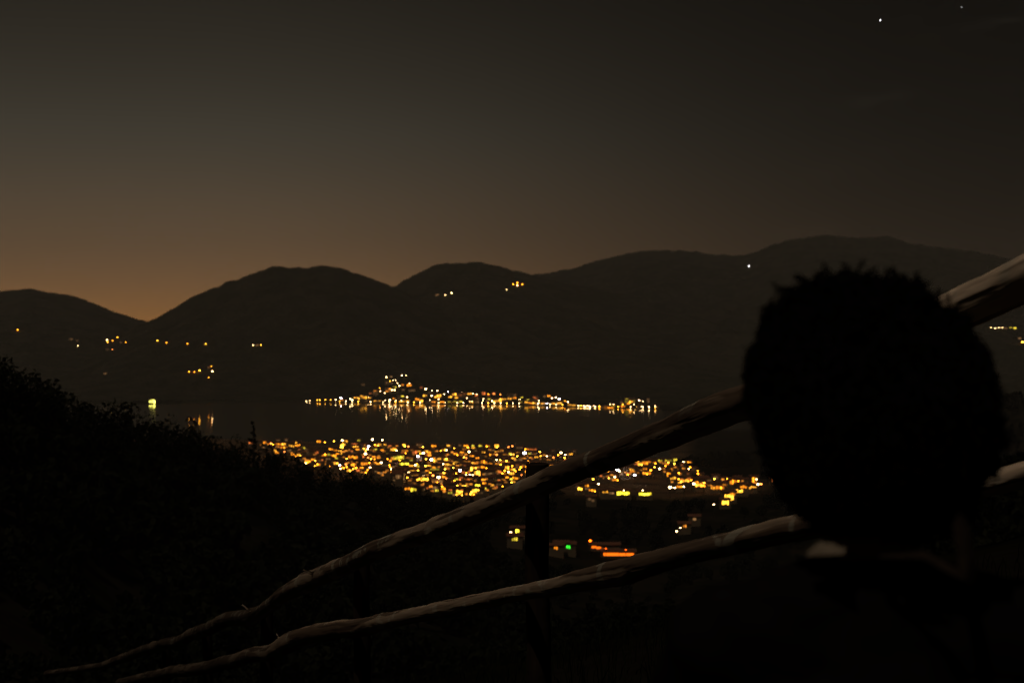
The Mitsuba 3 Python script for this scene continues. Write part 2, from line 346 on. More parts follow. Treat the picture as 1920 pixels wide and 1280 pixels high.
NEAR_B = """90 390 45 35 y;315 148 60 30 g;560 128 70 35 w;738 138 50 30 w;235 215 120 30 r;260 265 120 45 y;490 255 65 45 B;480 300 70 40 w;405 293 40 25 y;345 315 70 40 d;690 220 70 45 y;790 220 60 35 y;875 240 55 30 r;932 225 50 30 y;610 305 60 25 g;
800 290 100 40 g;930 315 100 50 y;995 330 45 25 w;605 225 50 25 o;1125 222 55 35 y;1205 255 50 30 r;1175 340 55 45 o;1405 228 110 30 d;1468 260 45 30 y;1665 245 95 45 o;1600 318 50 35 y;1400 345 60 35 y;1320 360 90 60 r;1475 372 80 50 w;1530 345 60 40 y;
1580 370 60 40 o;1375 430 55 60 B;1785 440 55 40 w;1620 490 100 40 B;1690 510 80 60 y;1765 480 70 50 y;1585 555 80 50 o;1580 600 70 30 y;1890 475 50 30 y;1850 310 70 40 y;1895 320 40 30 w;1900 580 80 40 y;640 390 85 45 g;795 400 75 50 g;955 412 40 20 y;
1045 415 50 25 w;1090 405 40 30 o;1030 455 210 80 g;1078 530 75 60 B;1130 570 180 35 V;1255 512 60 35 g;1330 587 60 35 w;1255 600 80 30 y;1380 615 60 45 g;860 515 90 60 o;720 545 60 40 w;690 500 150 30 o;600 535 60 25 o;435 385 80 45 w;270 390 60 35 o;
220 370 90 25 d;260 460 80 80 o;170 440 110 35 o;100 480 50 35 y;410 440 60 30 r;480 455 50 25 r;415 565 130 60 o;400 600 70 35 y;455 622 70 35 w;515 632 50 30 w;85 575 50 30 r;220 590 110 60 o;265 640 50 40 o;35 640 70 50 o;135 690 70 40 y;300 685 60 40 r;
725 590 60 30 d;880 655 90 50 w;965 620 100 45 d;905 710 90 35 o;1078 700 85 55 y;1215 730 90 60 w;1290 700 120 35 y;1400 722 60 30 o;1480 720 90 30 d;1475 790 140 35 w;1295 785 70 35 y;1460 845 220 55 Y;1470 840 90 35 y;1370 825 80 50 o;1030 800 110 70 d;
945 865 50 50 d;1110 830 50 25 d;1750 808 115 65 w;1650 775 50 60 r;1850 800 60 40 o;1890 828 40 25 r;1780 890 100 60 d;1720 670 90 60 g;1640 670 100 25 g;1545 690 70 30 o;1600 725 50 30 o;1745 735 70 30 d;1845 730 50 25 y;1865 665 50 25 y;1530 410 60 30 r;
1190 1010 100 55 o;1300 1035 110 70 V;1485 1030 60 40 d;1720 1045 70 50 g;1830 1020 90 40 o;1690 1000 110 60 d;630 705 60 30 d;720 735 50 35 d;1325 655 80 40 d;800 600 80 30 d"""
NEAR_C = """195 240 60 30 y;230 265 60 30 d;305 290 45 35 y;320 340 90 40 o;405 235 40 25 d;510 243 80 40 o;640 243 45 35 g;775 245 65 35 g;905 248 80 35 o;1068 250 80 60 y;1278 265 50 25 r;1350 247 45 30 r;570 350 85 35 w;680 330 60 25 d;830 365 75 50 y;
615 428 90 50 o;520 460 40 25 r;720 475 75 60 o;790 410 60 40 d;930 408 80 45 o;1065 360 55 40 y;1068 402 45 40 r;1155 365 80 50 d;1010 330 50 30 d;1310 385 50 40 g;1480 280 110 40 d;1605 305 85 35 o;1720 305 140 30 r;1570 370 110 55 B;1695 342 60 35 w;
1772 345 55 40 w;1845 350 45 30 y;1665 385 60 50 g;150 500 70 60 y;230 560 130 60 Y;350 560 140 60 Y;160 580 80 40 y;165 470 50 30 y;105 570 40 25 w;410 685 70 65 B;465 720 55 50 r;140 665 50 30 y;120 735 55 30 y;620 585 80 60 y;655 660 120 70 Y;
720 745 110 110 Y;600 690 60 30 y;820 530 80 60 o;835 520 40 30 y;830 580 70 25 o;820 625 70 35 o;800 660 50 25 o;905 680 60 45 r;960 672 45 25 y;1065 495 45 25 w;1133 500 45 25 y;1130 540 90 60 d;1140 580 50 30 o;1000 525 80 40 d;940 480 50 60 d;
1125 710 60 45 r;1130 770 45 35 d;1375 480 75 60 y;1300 560 90 60 o;1255 640 80 80 y;1370 665 75 50 y;1280 715 50 35 w;1330 755 100 80 y;1435 495 80 35 d;1440 430 45 25 y;1500 495 60 30 d;1380 560 40 25 o;1505 630 50 40 o;1450 625 80 40 d;
1510 765 45 25 r;1330 840 50 30 g;1135 888 60 50 B;1030 885 80 50 g;960 900 80 50 g;975 955 90 45 y;1110 935 100 50 d;860 915 100 30 o;760 918 60 25 o;515 768 40 25 w;585 760 40 25 w;640 770 45 30 w;460 840 80 35 o;405 855 45 25 r;545 845 60 30 r;
340 840 60 30 g;105 800 60 35 o;500 980 130 60 Y;640 1000 160 60 V;720 960 90 60 V;600 1070 220 50 Y;690 1040 130 40 Y;400 1060 120 60 Y;290 1030 90 60 Y;230 1085 90 30 g;360 1120 60 40 y;640 1120 90 50 o;360 960 40 30 y;850 1005 80 35 g;
760 1090 130 30 d;930 750 180 50 d;215 990 60 30 r;110 1015 80 40 o;300 1125 50 25 d;60 890 80 50 d"""  # lime patches stand in for floodlit greenery, built as glowing windows
NEAR_D = """435 335 45 25 w;500 330 60 40 d;555 355 50 25 r;545 240 40 25 d;690 270 80 35 w;640 310 50 30 o;765 308 40 25 w;680 348 35 20 d;755 365 50 30 y;830 315 50 60 d;870 298 60 35 y;930 248 60 30 d;1365 832 50 40 w;1155 865 80 35 o;1035 920 90 70 Y;
1250 945 130 45 o;1170 915 100 30 d;1485 980 110 45 y;1600 1000 90 30 d;1205 1105 50 60 d;1265 1130 40 50 d;980 880 30 40 d;1495 670 80 50 o"""
RIGHT = """260 453 60 30 B;280 470 25 15 w;240 520 25 18 w;243 545 50 22 o;210 535 40 20 d;300 490 50 40 d;385 458 40 25 y;392 475 45 20 o;412 503 35 20 B;460 440 25 25 w;460 410 45 30 y;500 400 50 30 o;480 370 40 15 y;430 385 40 15 y;515 488 70 25 o;
500 450 40 20 o;550 462 25 20 o;580 398 30 15 o;630 380 40 18 g;625 448 28 20 w;690 408 30 20 o;700 380 60 15 g;760 378 35 30 g;720 455 40 25 o;830 393 45 15 w;875 450 22 12 w;915 455 25 20 d;790 485 25 15 o;705 500 35 40 o;740 530 50 30 y;800 525 40 30 y;
840 555 80 25 y;870 540 40 20 o;715 607 45 30 w;755 612 30 18 w;795 605 50 25 o;833 602 25 15 w;918 578 35 25 w;960 590 60 30 y;1000 595 40 25 o;1050 560 40 40 d;1110 525 50 30 d;1125 610 110 35 o;1085 615 40 25 y;1255 565 60 45 o;1220 580 40 30 d;
1345 605 60 30 o;1310 640 60 30 y;1430 605 50 18 y;1390 615 40 20 y;1440 545 45 45 o;1455 540 20 15 w;1470 510 25 20 r;1468 582 30 20 w;1495 580 25 25 r;1605 545 40 35 r;1220 695 80 60 Y;1190 740 60 40 Y;1250 670 50 30 o;1090 755 25 16 w;840 942 34 26 x;
803 955 20 12 w;770 985 28 16 w;925 880 25 30 d;1500 322 30 15 d;155 650 70 20 V;315 660 110 35 V;500 665 110 30 V;320 635 15 15 w;480 635 15 15 w;40 712 30 30 d;
165 1133 18 9 S;335 1143 18 9 S"""
VALLEY = """458 460 20 15 w;495 450 20 12 V;480 495 34 12 g;705 545 22 10 o;772 538 24 11 G;735 530 22 9 d"""  # lime and greenish marks stand in for a tree and ground lit by the lamp
FAR_E = """1580 158 75 40 w;1665 153 40 20 d;1860 130 70 30 w;1700 215 45 25 w;1745 217 40 25 w;1645 232 40 15 y;1590 258 60 15 d;1660 270 60 20 d;1775 270 45 25 w;1160 297 50 15 d;1815 315 60 40 w;1870 300 45 25 o;1730 342 70 25 g;1460 355 30 18 o;
1375 408 55 22 o;1290 450 45 22 r;1355 445 30 15 d;1420 415 40 22 w;1470 410 45 25 w;1405 465 30 15 d;1575 375 50 25 w;1640 368 45 20 o;1680 390 60 35 w;1730 392 55 45 w;1590 415 50 25 o;1550 445 60 30 w;1880 390 40 20 d;
140 590 45 25 w;200 583 45 25 w;335 575 40 18 y;385 572 40 20 y;480 570 40 20 y;575 570 40 22 y;665 565 70 25 w;760 535 110 45 B;780 575 60 20 o;930 550 90 30 w;970 568 70 30 w;1030 530 80 25 y;1090 545 50 30 y;1130 500 50 25 y;1180 530 100 50 y;
1240 520 70 40 w;1280 535 60 25 y;1560 575 40 20 w;1640 570 110 40 w;1720 545 60 22 o;1750 580 70 20 w;1850 585 40 18 w;1860 505 45 25 g;1800 540 45 25 d;1210 590 60 14 d;1370 588 60 16 y;1450 590 60 16 y;1850 600 90 16 y"""
FAR_F = """205 128 45 25 w;265 270 40 20 w;260 308 85 40 o;155 390 45 20 d;310 400 120 35 d;480 350 45 35 r;560 372 130 40 w;675 400 50 28 w;645 445 70 25 d;765 403 80 30 w;960 425 50 30 B;890 465 50 35 w;665 495 70 45 w;545 495 80 35 y;800 490 90 40 y;
770 515 110 35 y;790 560 50 40 w;630 573 40 20 w;225 520 55 40 w;145 505 45 25 g;405 555 75 40 o;475 590 70 50 y;700 607 80 30 o;620 612 120 15 d;850 608 90 26 o;985 605 60 34 g;1085 600 50 30 g;1190 600 60 30 g;1000 515 70 40 y;1075 470 80 45 y;
1110 530 60 30 y;1200 440 45 30 w;1180 485 60 25 r;1255 465 50 25 r;1345 460 80 35 y;1410 458 45 30 w;1475 465 45 25 w;1470 490 50 25 r;1600 455 70 60 r;1685 465 40 30 o;1690 490 50 30 r;1785 460 45 40 r;1905 475 40 40 r;1300 538 45 28 w;
1350 590 40 28 w;1395 595 35 22 w;1380 615 80 26 y;1475 612 80 40 d;1590 580 45 30 w;1600 548 30 20 w;1490 555 40 25 d;1700 560 45 30 g;1670 600 60 34 d;1755 590 80 35 w;1840 565 50 25 w;1830 598 180 22 y;1900 580 60 45 y;235 590 70 36 y;130 600 100 18 y"""
FAR_G = """55 170 35 35 r;175 180 40 35 r;305 185 40 25 w;435 190 40 20 d;430 245 70 40 o;340 260 80 35 y;220 270 120 30 y;100 300 180 34 y;560 235 40 20 g;520 272 35 18 w;670 280 40 25 g;785 235 45 35 r;820 265 60 35 r;870 292 60 35 w;970 215 40 20 d;
1050 210 60 30 o;1105 248 60 35 w;1175 235 70 35 w;1235 265 80 65 B;1335 297 35 22 o;1390 318 70 40 w;640 322 60 34 y;710 338 70 36 o;785 338 70 34 y;865 338 50 33 w;940 346 80 33 y;1015 346 60 33 B;1130 346 60 28 y;1235 346 90 50 y;545 315 40 25 g;
1420 372 70 18 y;1500 378 70 18 y;1580 388 90 22 w;1680 392 90 24 w;1780 398 100 26 w;1880 402 80 26 w"""
FAR_H = """90 505 120 24 w;200 512 110 24 w;310 516 90 22 y;400 510 50 20 o;470 518 60 16 d;540 512 60 20 o;620 522 60 16 o;700 524 70 16 o;645 450 45 30 w;725 450 45 35 w;715 490 80 26 g;930 450 50 40 y;905 410 50 36 d;940 500 100 36 o;1015 400 70 40 g;1115 400 90 55 y;
1060 440 70 30 o;1025 330 45 25 g;1185 453 55 40 w;1300 365 110 45 w;1390 385 60 35 w;1500 340 40 25 d;1510 390 40 25 d;1355 500 40 35 w;1520 500 55 35 w;1665 490 45 40 w;1710 520 50 18 d;1275 500 30 15 d;1190 375 35 25 g"""  # long strips on the quay stand in for its lamp-lit wall
LEFT = """99 352 20 9 o;395 404 20 6 d;430 411 12 5 d;435 440 14 8 w;598 407 22 11 w;600 421 14 8 y;630 412 12 8 o;655 393 20 8 o;675 422 10 6 d;702 421 13 8 o;600 460 16 5 d;626 461 12 5 r;878 411 16 10 y;930 423 15 8 o;1046 429 15 8 o;1148 430 16 9 y;1412 436 16 11 w;1435 438 18 9 d;
1456 436 9 6 y;587 595 14 6 d;1055 585 20 7 o;1085 586 16 7 o;1114 578 24 14 y;1180 555 14 6 o;1165 560 9 5 d;1185 583 26 11 w;1165 616 12 6 o;850 754 36 17 K;850 742 22 9 K;940 765 16 6 w"""
ALONE = """820 553 6 3 d;835 553 6 3 w;847 549 8 5 w;950 543 5 3 w;962 533 7 4 o;970 530 9 4 o;970 535 8 4 w;979 533 7 4 o;1404 499 5 4 B;1690 522 5 4 d;1858 614 4 4 w;1866 615 5 4 w;1873 614 4 4 w;1880 614 4 4 w;1886 615 4 4 d;1895 614 5 4 g;1903 615 5 4 g;1912 634 5 3 d;1917 641 8 8 y"""


LAMPS_SEEN = []


def lights(text, x0=0.0, y0=0.0, s=1.0):
    for item in text.replace('\n', '').split(';'):
        if item.strip():
            x, y, w, h, c = item.split()
            yield x0 + float(x) / s, y0 + float(y) / s, float(w) / s, float(h) / s, c


near = list(lights(NEAR_A, 460, 810, 9.6)) + list(lights(NEAR_B, 640, 810, 9.6)) + list(lights(NEAR_C, 820, 810, 9.6)) + list(lights(NEAR_D, 980, 820, 9.6))
right = list(lights(RIGHT, 1100, 780, 4.572))
valley = list(lights(VALLEY, 800, 840, 2.908))
far = list(lights(FAR_E, 560, 690, 9.6)) + list(lights(FAR_F, 740, 690, 9.6)) + list(lights(FAR_G, 920, 720, 9.6)) + list(lights(FAR_H, 1090, 720, 12.0))
left = list(lights(LEFT, 0, 500, 2.977))
alone = list(lights(ALONE))
# the even row of quay lamps along the far shore, whose images stand in the lake below them
quay = [(x, float(np.interp(x, [640, 850, 950, 1020, 1100, 1230], [753.2, 754.6, 755.3, 757.0, 760.6, 763.6])), 4.5, 3, 'w' if k % 3 else 'y') for k, x in enumerate(np.arange(637, 1236, 11.6))]


# ------------------------------------------------------------------ builders of lamps and houses
def glow_shape(mesh, color, weight, smooth=False):
    s = mikit.ply(mesh, 'glass_material', smooth=smooth)
    s['emitter'] = {'type': 'area', 'radiance': rgb(color), 'sampling_weight': float(weight)}
    return s


def street_lamp(foot, top, r, c, label, category='street lamp', group=None, name='street_lamp', gain=1.0):
    key = thing(name, label, category, group)
    COLUMN[key] = foot[0] / foot[1]
    x, y, z = foot
    zt = top
    m = MB()
    m.add(*tube([[x, y, z - 0.3], [x, y, z + (zt - z) * 0.5], [x, y, zt - r * 0.9]], [0.11, 0.09, 0.06], 6))
    put('pole', mikit.ply(m.mesh(), 'pole_material'), key)
    cap = MB()
    n = 8
    a = np.arange(n) * 2 * np.pi / n
    ring = np.stack([np.cos(a) * r * 1.05, np.sin(a) * r * 1.05, a * 0 + r * 0.62], 1)
    v = np.vstack([ring, [[0, 0, r * 1.05]], [[0, 0, r * 0.60]]]) + np.array([x, y, zt])
    k = np.arange(n)
    cap.add(v, np.vstack([np.stack([k, (k + 1) % n, k * 0 + n], 1), np.stack([(k + 1) % n, k, k * 0 + n + 1], 1)]))
    put('cap', mikit.ply(cap.mesh(), 'pole_material'), key)
    put('lantern', glow_shape((ICO_V * [r, r, r * 0.85] + [x, y, zt], ICO_F), np.array(COLOR[c]) * gain, 1.0, smooth=True), key)
    return key


def house(windows, label, group, name='house', category='house', gain=1.0, split=True):
    """windows: (centre, width, height, colour); the wall that holds them turns towards the lake side of the viewpoint."""
    for a, b in (('several ', ''), ('in lower rows of', 'low in'), ('in upper rows of', 'high in'), ('in upper streets of', 'high in'), (' faint', ''), ('on near edge of', 'at edge of'), ('in lower', 'low')):
        if len(label.replace(',', ' ').split()) > 15:
            label, group = label.replace(a, b), (group or '').replace(a, b)
    key = thing(name, label, category, group)
    COLUMN[key] = float(np.mean([w[0][0] / w[0][1] for w in windows]))
    C = np.array([w[0] for w in windows])
    W = np.array([w[1] for w in windows])
    Hh = np.array([w[2] for w in windows])
    x0, x1 = (C[:, 0] - W / 2).min() - 0.7, (C[:, 0] + W / 2).max() + 0.7
    if x1 - x0 < 5.0:
        e = (5.0 - x1 + x0) / 2
        x0, x1 = x0 - e, x1 + e
    y0 = C[:, 1].min()
    top = (C[:, 2] + Hh / 2).max() + 0.35
    foot = float(ground_or_mountain(0.5 * (x0 + x1), y0)) - 1.0
    depth = 4.5 + 2.0 * rng.random()
    mid = np.array([(x0 + x1) / 2, y0, 0.0])
    ax = math.atan2(-mid[0], mid[1]) * 0.6 + rng.uniform(-0.06, 0.06)
    ca, sa = math.cos(ax), math.sin(ax)

    def turn(v):
        q = np.array(v, float) - mid
        return np.stack([q[:, 0] * ca - q[:, 1] * sa, q[:, 0] * sa + q[:, 1] * ca, q[:, 2]], 1) + mid
    v, f = box(x0, x1, y0, y0 + depth, foot, top)
    put('wall', mikit.ply((turn(v), f), 'wall_material'), key)
    rise = 0.14 * depth
    o = 0.35
    rv = np.array([[x0 - o, y0 - o, top + 0.003], [x1 + o, y0 - o, top + 0.003], [x1 + o, y0 + depth + o, top + 0.003], [x0 - o, y0 + depth + o, top + 0.003], [x0 - o, y0 + depth / 2, top + rise], [x1 + o, y0 + depth / 2, top + rise]])
    rf = np.array([[0, 1, 5], [0, 5, 4], [2, 3, 4], [2, 4, 5], [3, 0, 4], [1, 2, 5], [0, 3, 2], [0, 2, 1]])
    put('roof', mikit.ply((turn(rv), rf), 'roof_material'), key)
    pieces = []
    for c, w, h, col in windows:
        n = max(1, int(round(w / (0.0014 * c[1])))) if split else 1
        cuts = np.linspace(-w / 2, w / 2, n + 1)
        for q in range(n):
            ww = (cuts[q + 1] - cuts[q]) * rng.uniform(0.55, 0.92) if n > 1 else w
            hh = h * (rng.uniform(0.55, 1.0) if split else 1.0)
            pieces.append((c + np.array([(cuts[q] + cuts[q + 1]) / 2, 0, (h - hh) * rng.uniform(-0.5, 0.5)]), ww, hh, col))
    for k, (c, w, h, col) in enumerate(pieces):
        v, f = box(c[0] - w / 2, c[0] + w / 2, y0 - 0.07 - 0.006 * k, y0 + 0.02, c[2] - h / 2, c[2] + h / 2)
        put('window', glow_shape((turn(v), f), np.array(PANE[col]) * gain * ((rng.uniform(0.35, 1.0) if rng.random() < 0.5 else rng.uniform(1.0, 2.2)) if split else 1.0), 0.15), key)
    return key


def ground_or_mountain(x, y):
    z = float(ground_z(x, y))
    if y > 2400:
        px = 960 + F * x / y
        for mpx, YY, ZZ in MOUNTAINS:
            if mpx[0] <= px <= mpx[-1]:
                k = min(len(mpx) - 1, max(0, int(round((px - mpx[0]) / 3.0))))
                z = max(z, float(np.interp(y, YY[k], ZZ[k], left=-9, right=-9)))
    return z


def build(items, add_cores, lamp_limit, lamp_r, lamp_up, zone):
    """Small or white lights become street lamps, larger tinted ones, lamp-lit walls and ground included, glowing windows of houses; windows close together share a house."""
    wins = []
    for px, py, w, h, c in items:
        LAMPS_SEEN.append((px, py, w, h))
        if c in 'wB' or (c in 'yoGrS' and w < lamp_limit):
            got = hit(px, py, lamp_up)
            if got is None:
                continue
            foot, z = got
            r = lamp_r * foot[1] * float(np.clip(math.sqrt(w * h) / 4.6, 0.75, 1.75))
            street_lamp(foot, z, r, c, f'{WORD[c]} street lamp {zone(px, py)}', group=f'{WORD[c]} street lamps {zone(px, py)}')
        else:
            got = hit(px, py, 3.2)
            if got is None:
                continue
            foot, z = got
            Y = foot[1]
            wins.append((np.array([foot[0], Y, z]), max(w / F * Y * 1.0, 1.3), max(h / F * Y * 0.95, 1.1), c, px, py))
    wins.sort(key=lambda q: (-q[5], q[4]))
    used = [False] * len(wins)
    for a, q in enumerate(wins):
        if used[a]:
            continue
        mine = [q]
        used[a] = True
        for b in range(a + 1, len(wins)):
            p = wins[b]
            if used[b] or len(mine) > 5 or q[5] - p[5] > 9.5 or abs(p[4] - q[4]) > 22:
                continue
            s_ = F / q[0][1]
            if any(abs(p[4] - m_[4]) < (p[1] + m_[1]) / 2 * s_ + 2.2 and abs(p[5] - m_[5]) < (p[2] + m_[2]) / 2 * s_ + 3.5 for m_ in mine):
                mine.append(p)
                used[b] = True
        for m_ in mine:
            if m_[3] in 'yo' and add_cores and rng.random() < 0.55:  # lamps added at random to give the window patches bright cores
                lx, ly = m_[4] + rng.uniform(-0.5, 0.5) * m_[1] * F / m_[0][1], m_[5] + rng.uniform(-0.5, 2.2)
                spot = hit(lx, ly, 4.0)
                if spot is not None:
                    street_lamp(spot[0], spot[1], 0.00042 * spot[0][1], m_[3], f'small {WORD[m_[3]]} garden lamp {zone(lx, ly)}', 'garden lamp', f'small {WORD[m_[3]]} garden lamps {zone(lx, ly)}', name='added_lamp')
        cols = ''.join(dict.fromkeys(m_[3] for m_ in mine))
        what = ' and '.join(WORD[c] for c in cols[:2])
        yf = q[0][1]
        many = 'several ' if len(mine) > 2 else ('two ' if len(mine) == 2 else 'one ')
        text = f'{many}{what} window{"s" if len(mine) > 1 else ""} {zone(q[4], q[5])}'
        house([((m_[4] - 960) / F * yf * np.array([1, 0, 0]) + np.array([0, yf, HC - (m_[5] - 640) / F * yf]), m_[1] * yf / m_[0][1], m_[2] * yf / m_[0][1], m_[3]) for m_ in mine], 'house with ' + text, 'houses with ' + text)


def near_zone(px, py):
    top = np.interp(px, [460, 700, 1080], [828, 832, 852])
    bot = np.interp(px, [460, 640, 780, 1000, 1080], [838, 880, 924, 928, 880])
    t = (py - top) / (bot - top)
    row = 'by the lake' if t < 0.22 else ('in upper rows' if t < 0.5 else ('in lower rows' if t < 0.8 else 'on near edge'))
    c = ['left end', 'mid left', 'centre', 'mid right', 'near the post'][int(np.searchsorted([585, 690, 800, 910], px))]
    return f'{row} of near town, {c}'


def far_zone(px, py):
    c = ['left tip', 'under hillside lights', 'mid left', 'centre', 'mid right', 'right end'][int(np.searchsorted([690, 790, 890, 1000, 1130], px))]
    line = np.interp(px, [580, 850, 1000, 1230], [744, 746, 749, 754])
    if py > line:
        return f'on far town quay, {c}'
    return 'high on the hillside above the far town' if py < 721 else f'in upper streets of far town, {c}'


def right_zone(px, py):
    if py > 955:
        return 'in the dark valley above the lower rail'
    return ('below the promontory near the hair' if px > 1380 else 'below the left promontory end') if px > 1290 else ('between the rails near the post' if px < 1200 else 'between the rails, left of promontory')


def added_lights(n, seed, inside, ref):  # random extra lamps and windows, added to thicken the town glow
    g = np.random.default_rng(seed)
    out, pos = [], [(q[0], q[1]) for q in ref]
    tries = 0
    while len(out) < n and tries < 40000:
        tries += 1
        px, py = inside(g)
        if px is None or min(abs(px - a) / 6.5 + abs(py - b) / 3.2 for a, b in pos) < 1.0:
            continue
        pos.append((px, py))
        out.append((px, py, g.uniform(3.5, 8), g.uniform(2.2, 3.6), 'xxzxoxoy'[g.integers(0, 8)]))
    return out


def in_near(g):
    px, py = g.uniform(490, 1075), g.uniform(828, 928)
    top = np.interp(px, [490, 560, 575, 640, 660, 860, 960, 1075], [831, 831, 846, 846, 832, 837, 845, 856])
    bot = np.interp(px, [490, 560, 640, 760, 800, 870, 940, 1000, 1075], [836, 858, 880, 898, 922, 930, 914, 888, 858])
    return (px, py) if top < py < bot else (None, None)


def in_right(g):
    px, py = g.uniform(1110, 1440), g.uniform(858, 925)
    top = np.interp(px, [1110, 1200, 1290, 1320, 1440], [890, 866, 860, 896, 895])
    bot = np.interp(px, [1110, 1160, 1230, 1260, 1330, 1440], [905, 893, 886, 904, 912, 905])
    return (px, py) if top < py < bot else (None, None)


near = near + added_lights(330, 61, in_near, near)
right = right + added_lights(65, 62, in_right, right)
build(near, True, 5.6, 0.00058, 6.5, near_zone)
build(right, True, 6.4, 0.00058, 6.5, right_zone)
build(valley, None, 7.0, 0.0007, 4.5, lambda px, py: 'in the dark valley behind the fence post' if px < 1000 else 'in the dark valley right of the fence post')
build(far, None, 4.6, 0.00038, 6.0, far_zone)
build(left, None, 9.9, 0.00040, 5.5, lambda px, py: ('at the water edge of the far left shore' if py > 745 else ('on the slope of the broad mountain' if px > 280 else 'at the foot of the leftmost mountain')))
build(alone, None, 9.9, 0.00034, 5.5, lambda px, py: ('high on the long right ridge' if px > 1300 and py < 560 else ('at the right edge of the photo' if px > 1500 else 'high on the mountain with two summits')))
for px, py, w, h, c in quay:
    yf = HC * F / (np.interp(px, *SH_FAR) - 640) + 3
    x, zt = (px - 960) / F * yf, HC - (py - 640) / F * yf
    street_lamp(np.array([x, yf, ground_or_mountain(x, yf)]), max(zt, 2.5), 0.00035 * yf, c, 'lamp in the even row along the far quay', 'quay lamp', 'lamps in the row along the far quay', name='quay_lamp')

# the sodium lamp, and glowing buildings standing in for the wall and curb it lights
got = hit(1106.5, 1013, 5.0)
street_lamp(got[0], got[1], 0.46, 'S', 'orange sodium lamp at the left end of the long glowing orange building', 'street lamp', gain=1.6)
PANE['O'] = (1.7, 0.26, 0.006)
PANE['Q'] = (0.34, 0.058, 0.006)
WORD['O'] = WORD['Q'] = 'orange'
Yw = hit(1160, 1042, 0.8)[0][1]
wp = lambda px, py: np.array([(px - 960) / F * Yw, Yw, HC - (py - 640) / F * Yw])
house([(wp(1145.8, 1038.6), 28.5 / F * Yw, 5.6 / F * Yw, 'O'), (wp(1174.5, 1038.9), 27.5 / F * Yw, 5.2 / F * Yw, 'O')], 'long low building with a glowing orange front just above the lower rail', None, split=False)
Yw = Yw + 16
house([(wp(1113.5, 1025.0), 8.5 / F * Yw, 4.2 / F * Yw, 'O'), (wp(1122.6, 1026.6), 8.5 / F * Yw, 4.4 / F * Yw, 'O'), (wp(1131.5, 1028.6), 8.0 / F * Yw, 3.2 / F * Yw, 'Q'), (wp(1148, 1030.5), 22 / F * Yw, 2.6 / F * Yw, 'Q')], 'small building with a curved strip of orange light below the sodium lamp', None, split=False)

# ------------------------------------------------------------------ stars
for px, py, r, g, lab in [(1650.5, 38.5, 1.15, 9, 'bright white star high in the right part of the sky'), (1803, 14, 1.2, 0.8, 'faint star near the top right corner')]:
    D = 30000.0
    key = put('star', glow_shape((ICO_V * r / F * D + pt(px, py, D), ICO_F), np.array([0.95, 0.95, 1.0]) * g * 0.6, 0.02))
    tag(key, lab, 'star')

# ------------------------------------------------------------------ trees and forest
def crown(n, rx, rz, size, g, lobes=7):
    """n leaf clumps, two triangles each, spread through uneven lobes."""
    c = g.normal(size=(lobes, 3))
    c /= np.linalg.norm(c, axis=1, keepdims=True)
    c *= g.uniform(0.25, 0.75, (lobes, 1))
    c[0] = 0
    lr = g.uniform(0.32, 0.6, lobes)
    k = g.integers(0, lobes, n)
    d = g.normal(size=(n, 3))
    d /= np.linalg.norm(d, axis=1, keepdims=True)
    p = (c[k] + d * (lr[k] * g.uniform(0.45, 1.0, n) ** 0.5)[:, None]) * [rx, rx, rz]
    u = g.normal(size=(n, 3))
    u /= np.linalg.norm(u, axis=1, keepdims=True)
    w = np.cross(u, g.normal(size=(n, 3)))
    w /= np.linalg.norm(w, axis=1, keepdims=True)
    s = size * g.uniform(0.5, 1.3, (n, 1))
    v = np.stack([p - u * s, p + w * s * 0.6, p + u * s, p - w * s * 0.6 + d * s * 0.3], 1).reshape(-1, 3)
    q = np.arange(n)[:, None] * 4
    return v, np.concatenate([q + [0, 1, 2], q + [0, 2, 3]])


BRIGHT = [(a, q, w / 2) for a, q, w, h in LAMPS_SEEN if a > 700] + [(1106, 1013, 4), (1120, 1027, 16), (1150, 1033, 18), (1160, 1039, 32)]
variants = [crown(230, 2.9, 2.9, 0.62, np.random.default_rng(50 + k), 8) for k in range(6)]
fm = MB()
g = np.random.default_rng(11)
spots = []
while len(spots) < 2300:
    px = g.uniform(-260, 1560)
    ys = float(np.interp(px, SIL[:, 0], SIL[:, 2]))
    kind = g.random()
    if kind < 0.30:
        Y = ys * (g.uniform(0.35, 0.94) if g.random() < 0.7 else g.uniform(0.94, 0.99))
    elif kind < 0.62:
        Y = g.uniform(230, 860)
        if px < 760 or not (px > 980 or Y < 700):
            continue
    else:
        px = g.uniform(1270, 2100)
        if g.random() < 0.4:
            px = g.uniform(1560, 2120)
            kind = 0.0
        Y = g.uniform(1020, 1360) if kind else float(np.interp(px, SIL[:, 0], SIL[:, 2])) * g.uniform(0.45, 0.98)
        if kind and px < 1430 and Y < 1200:
            continue
    x = (px - 960) / F * Y
    if Y < 900 and kind >= 0.30:
        zt = float(ground_z(x, Y))
        p0, p1, hw = 640 + (HC - zt - 9.5) / Y * F, 640 + (HC - zt) / Y * F, 4.0 / Y * F
        if any(abs(a - px) < hw + b and p0 - 2 < q < p1 for a, q, b in BRIGHT):
            continue
    spots.append((x, Y, float(ground_z(x, Y))))
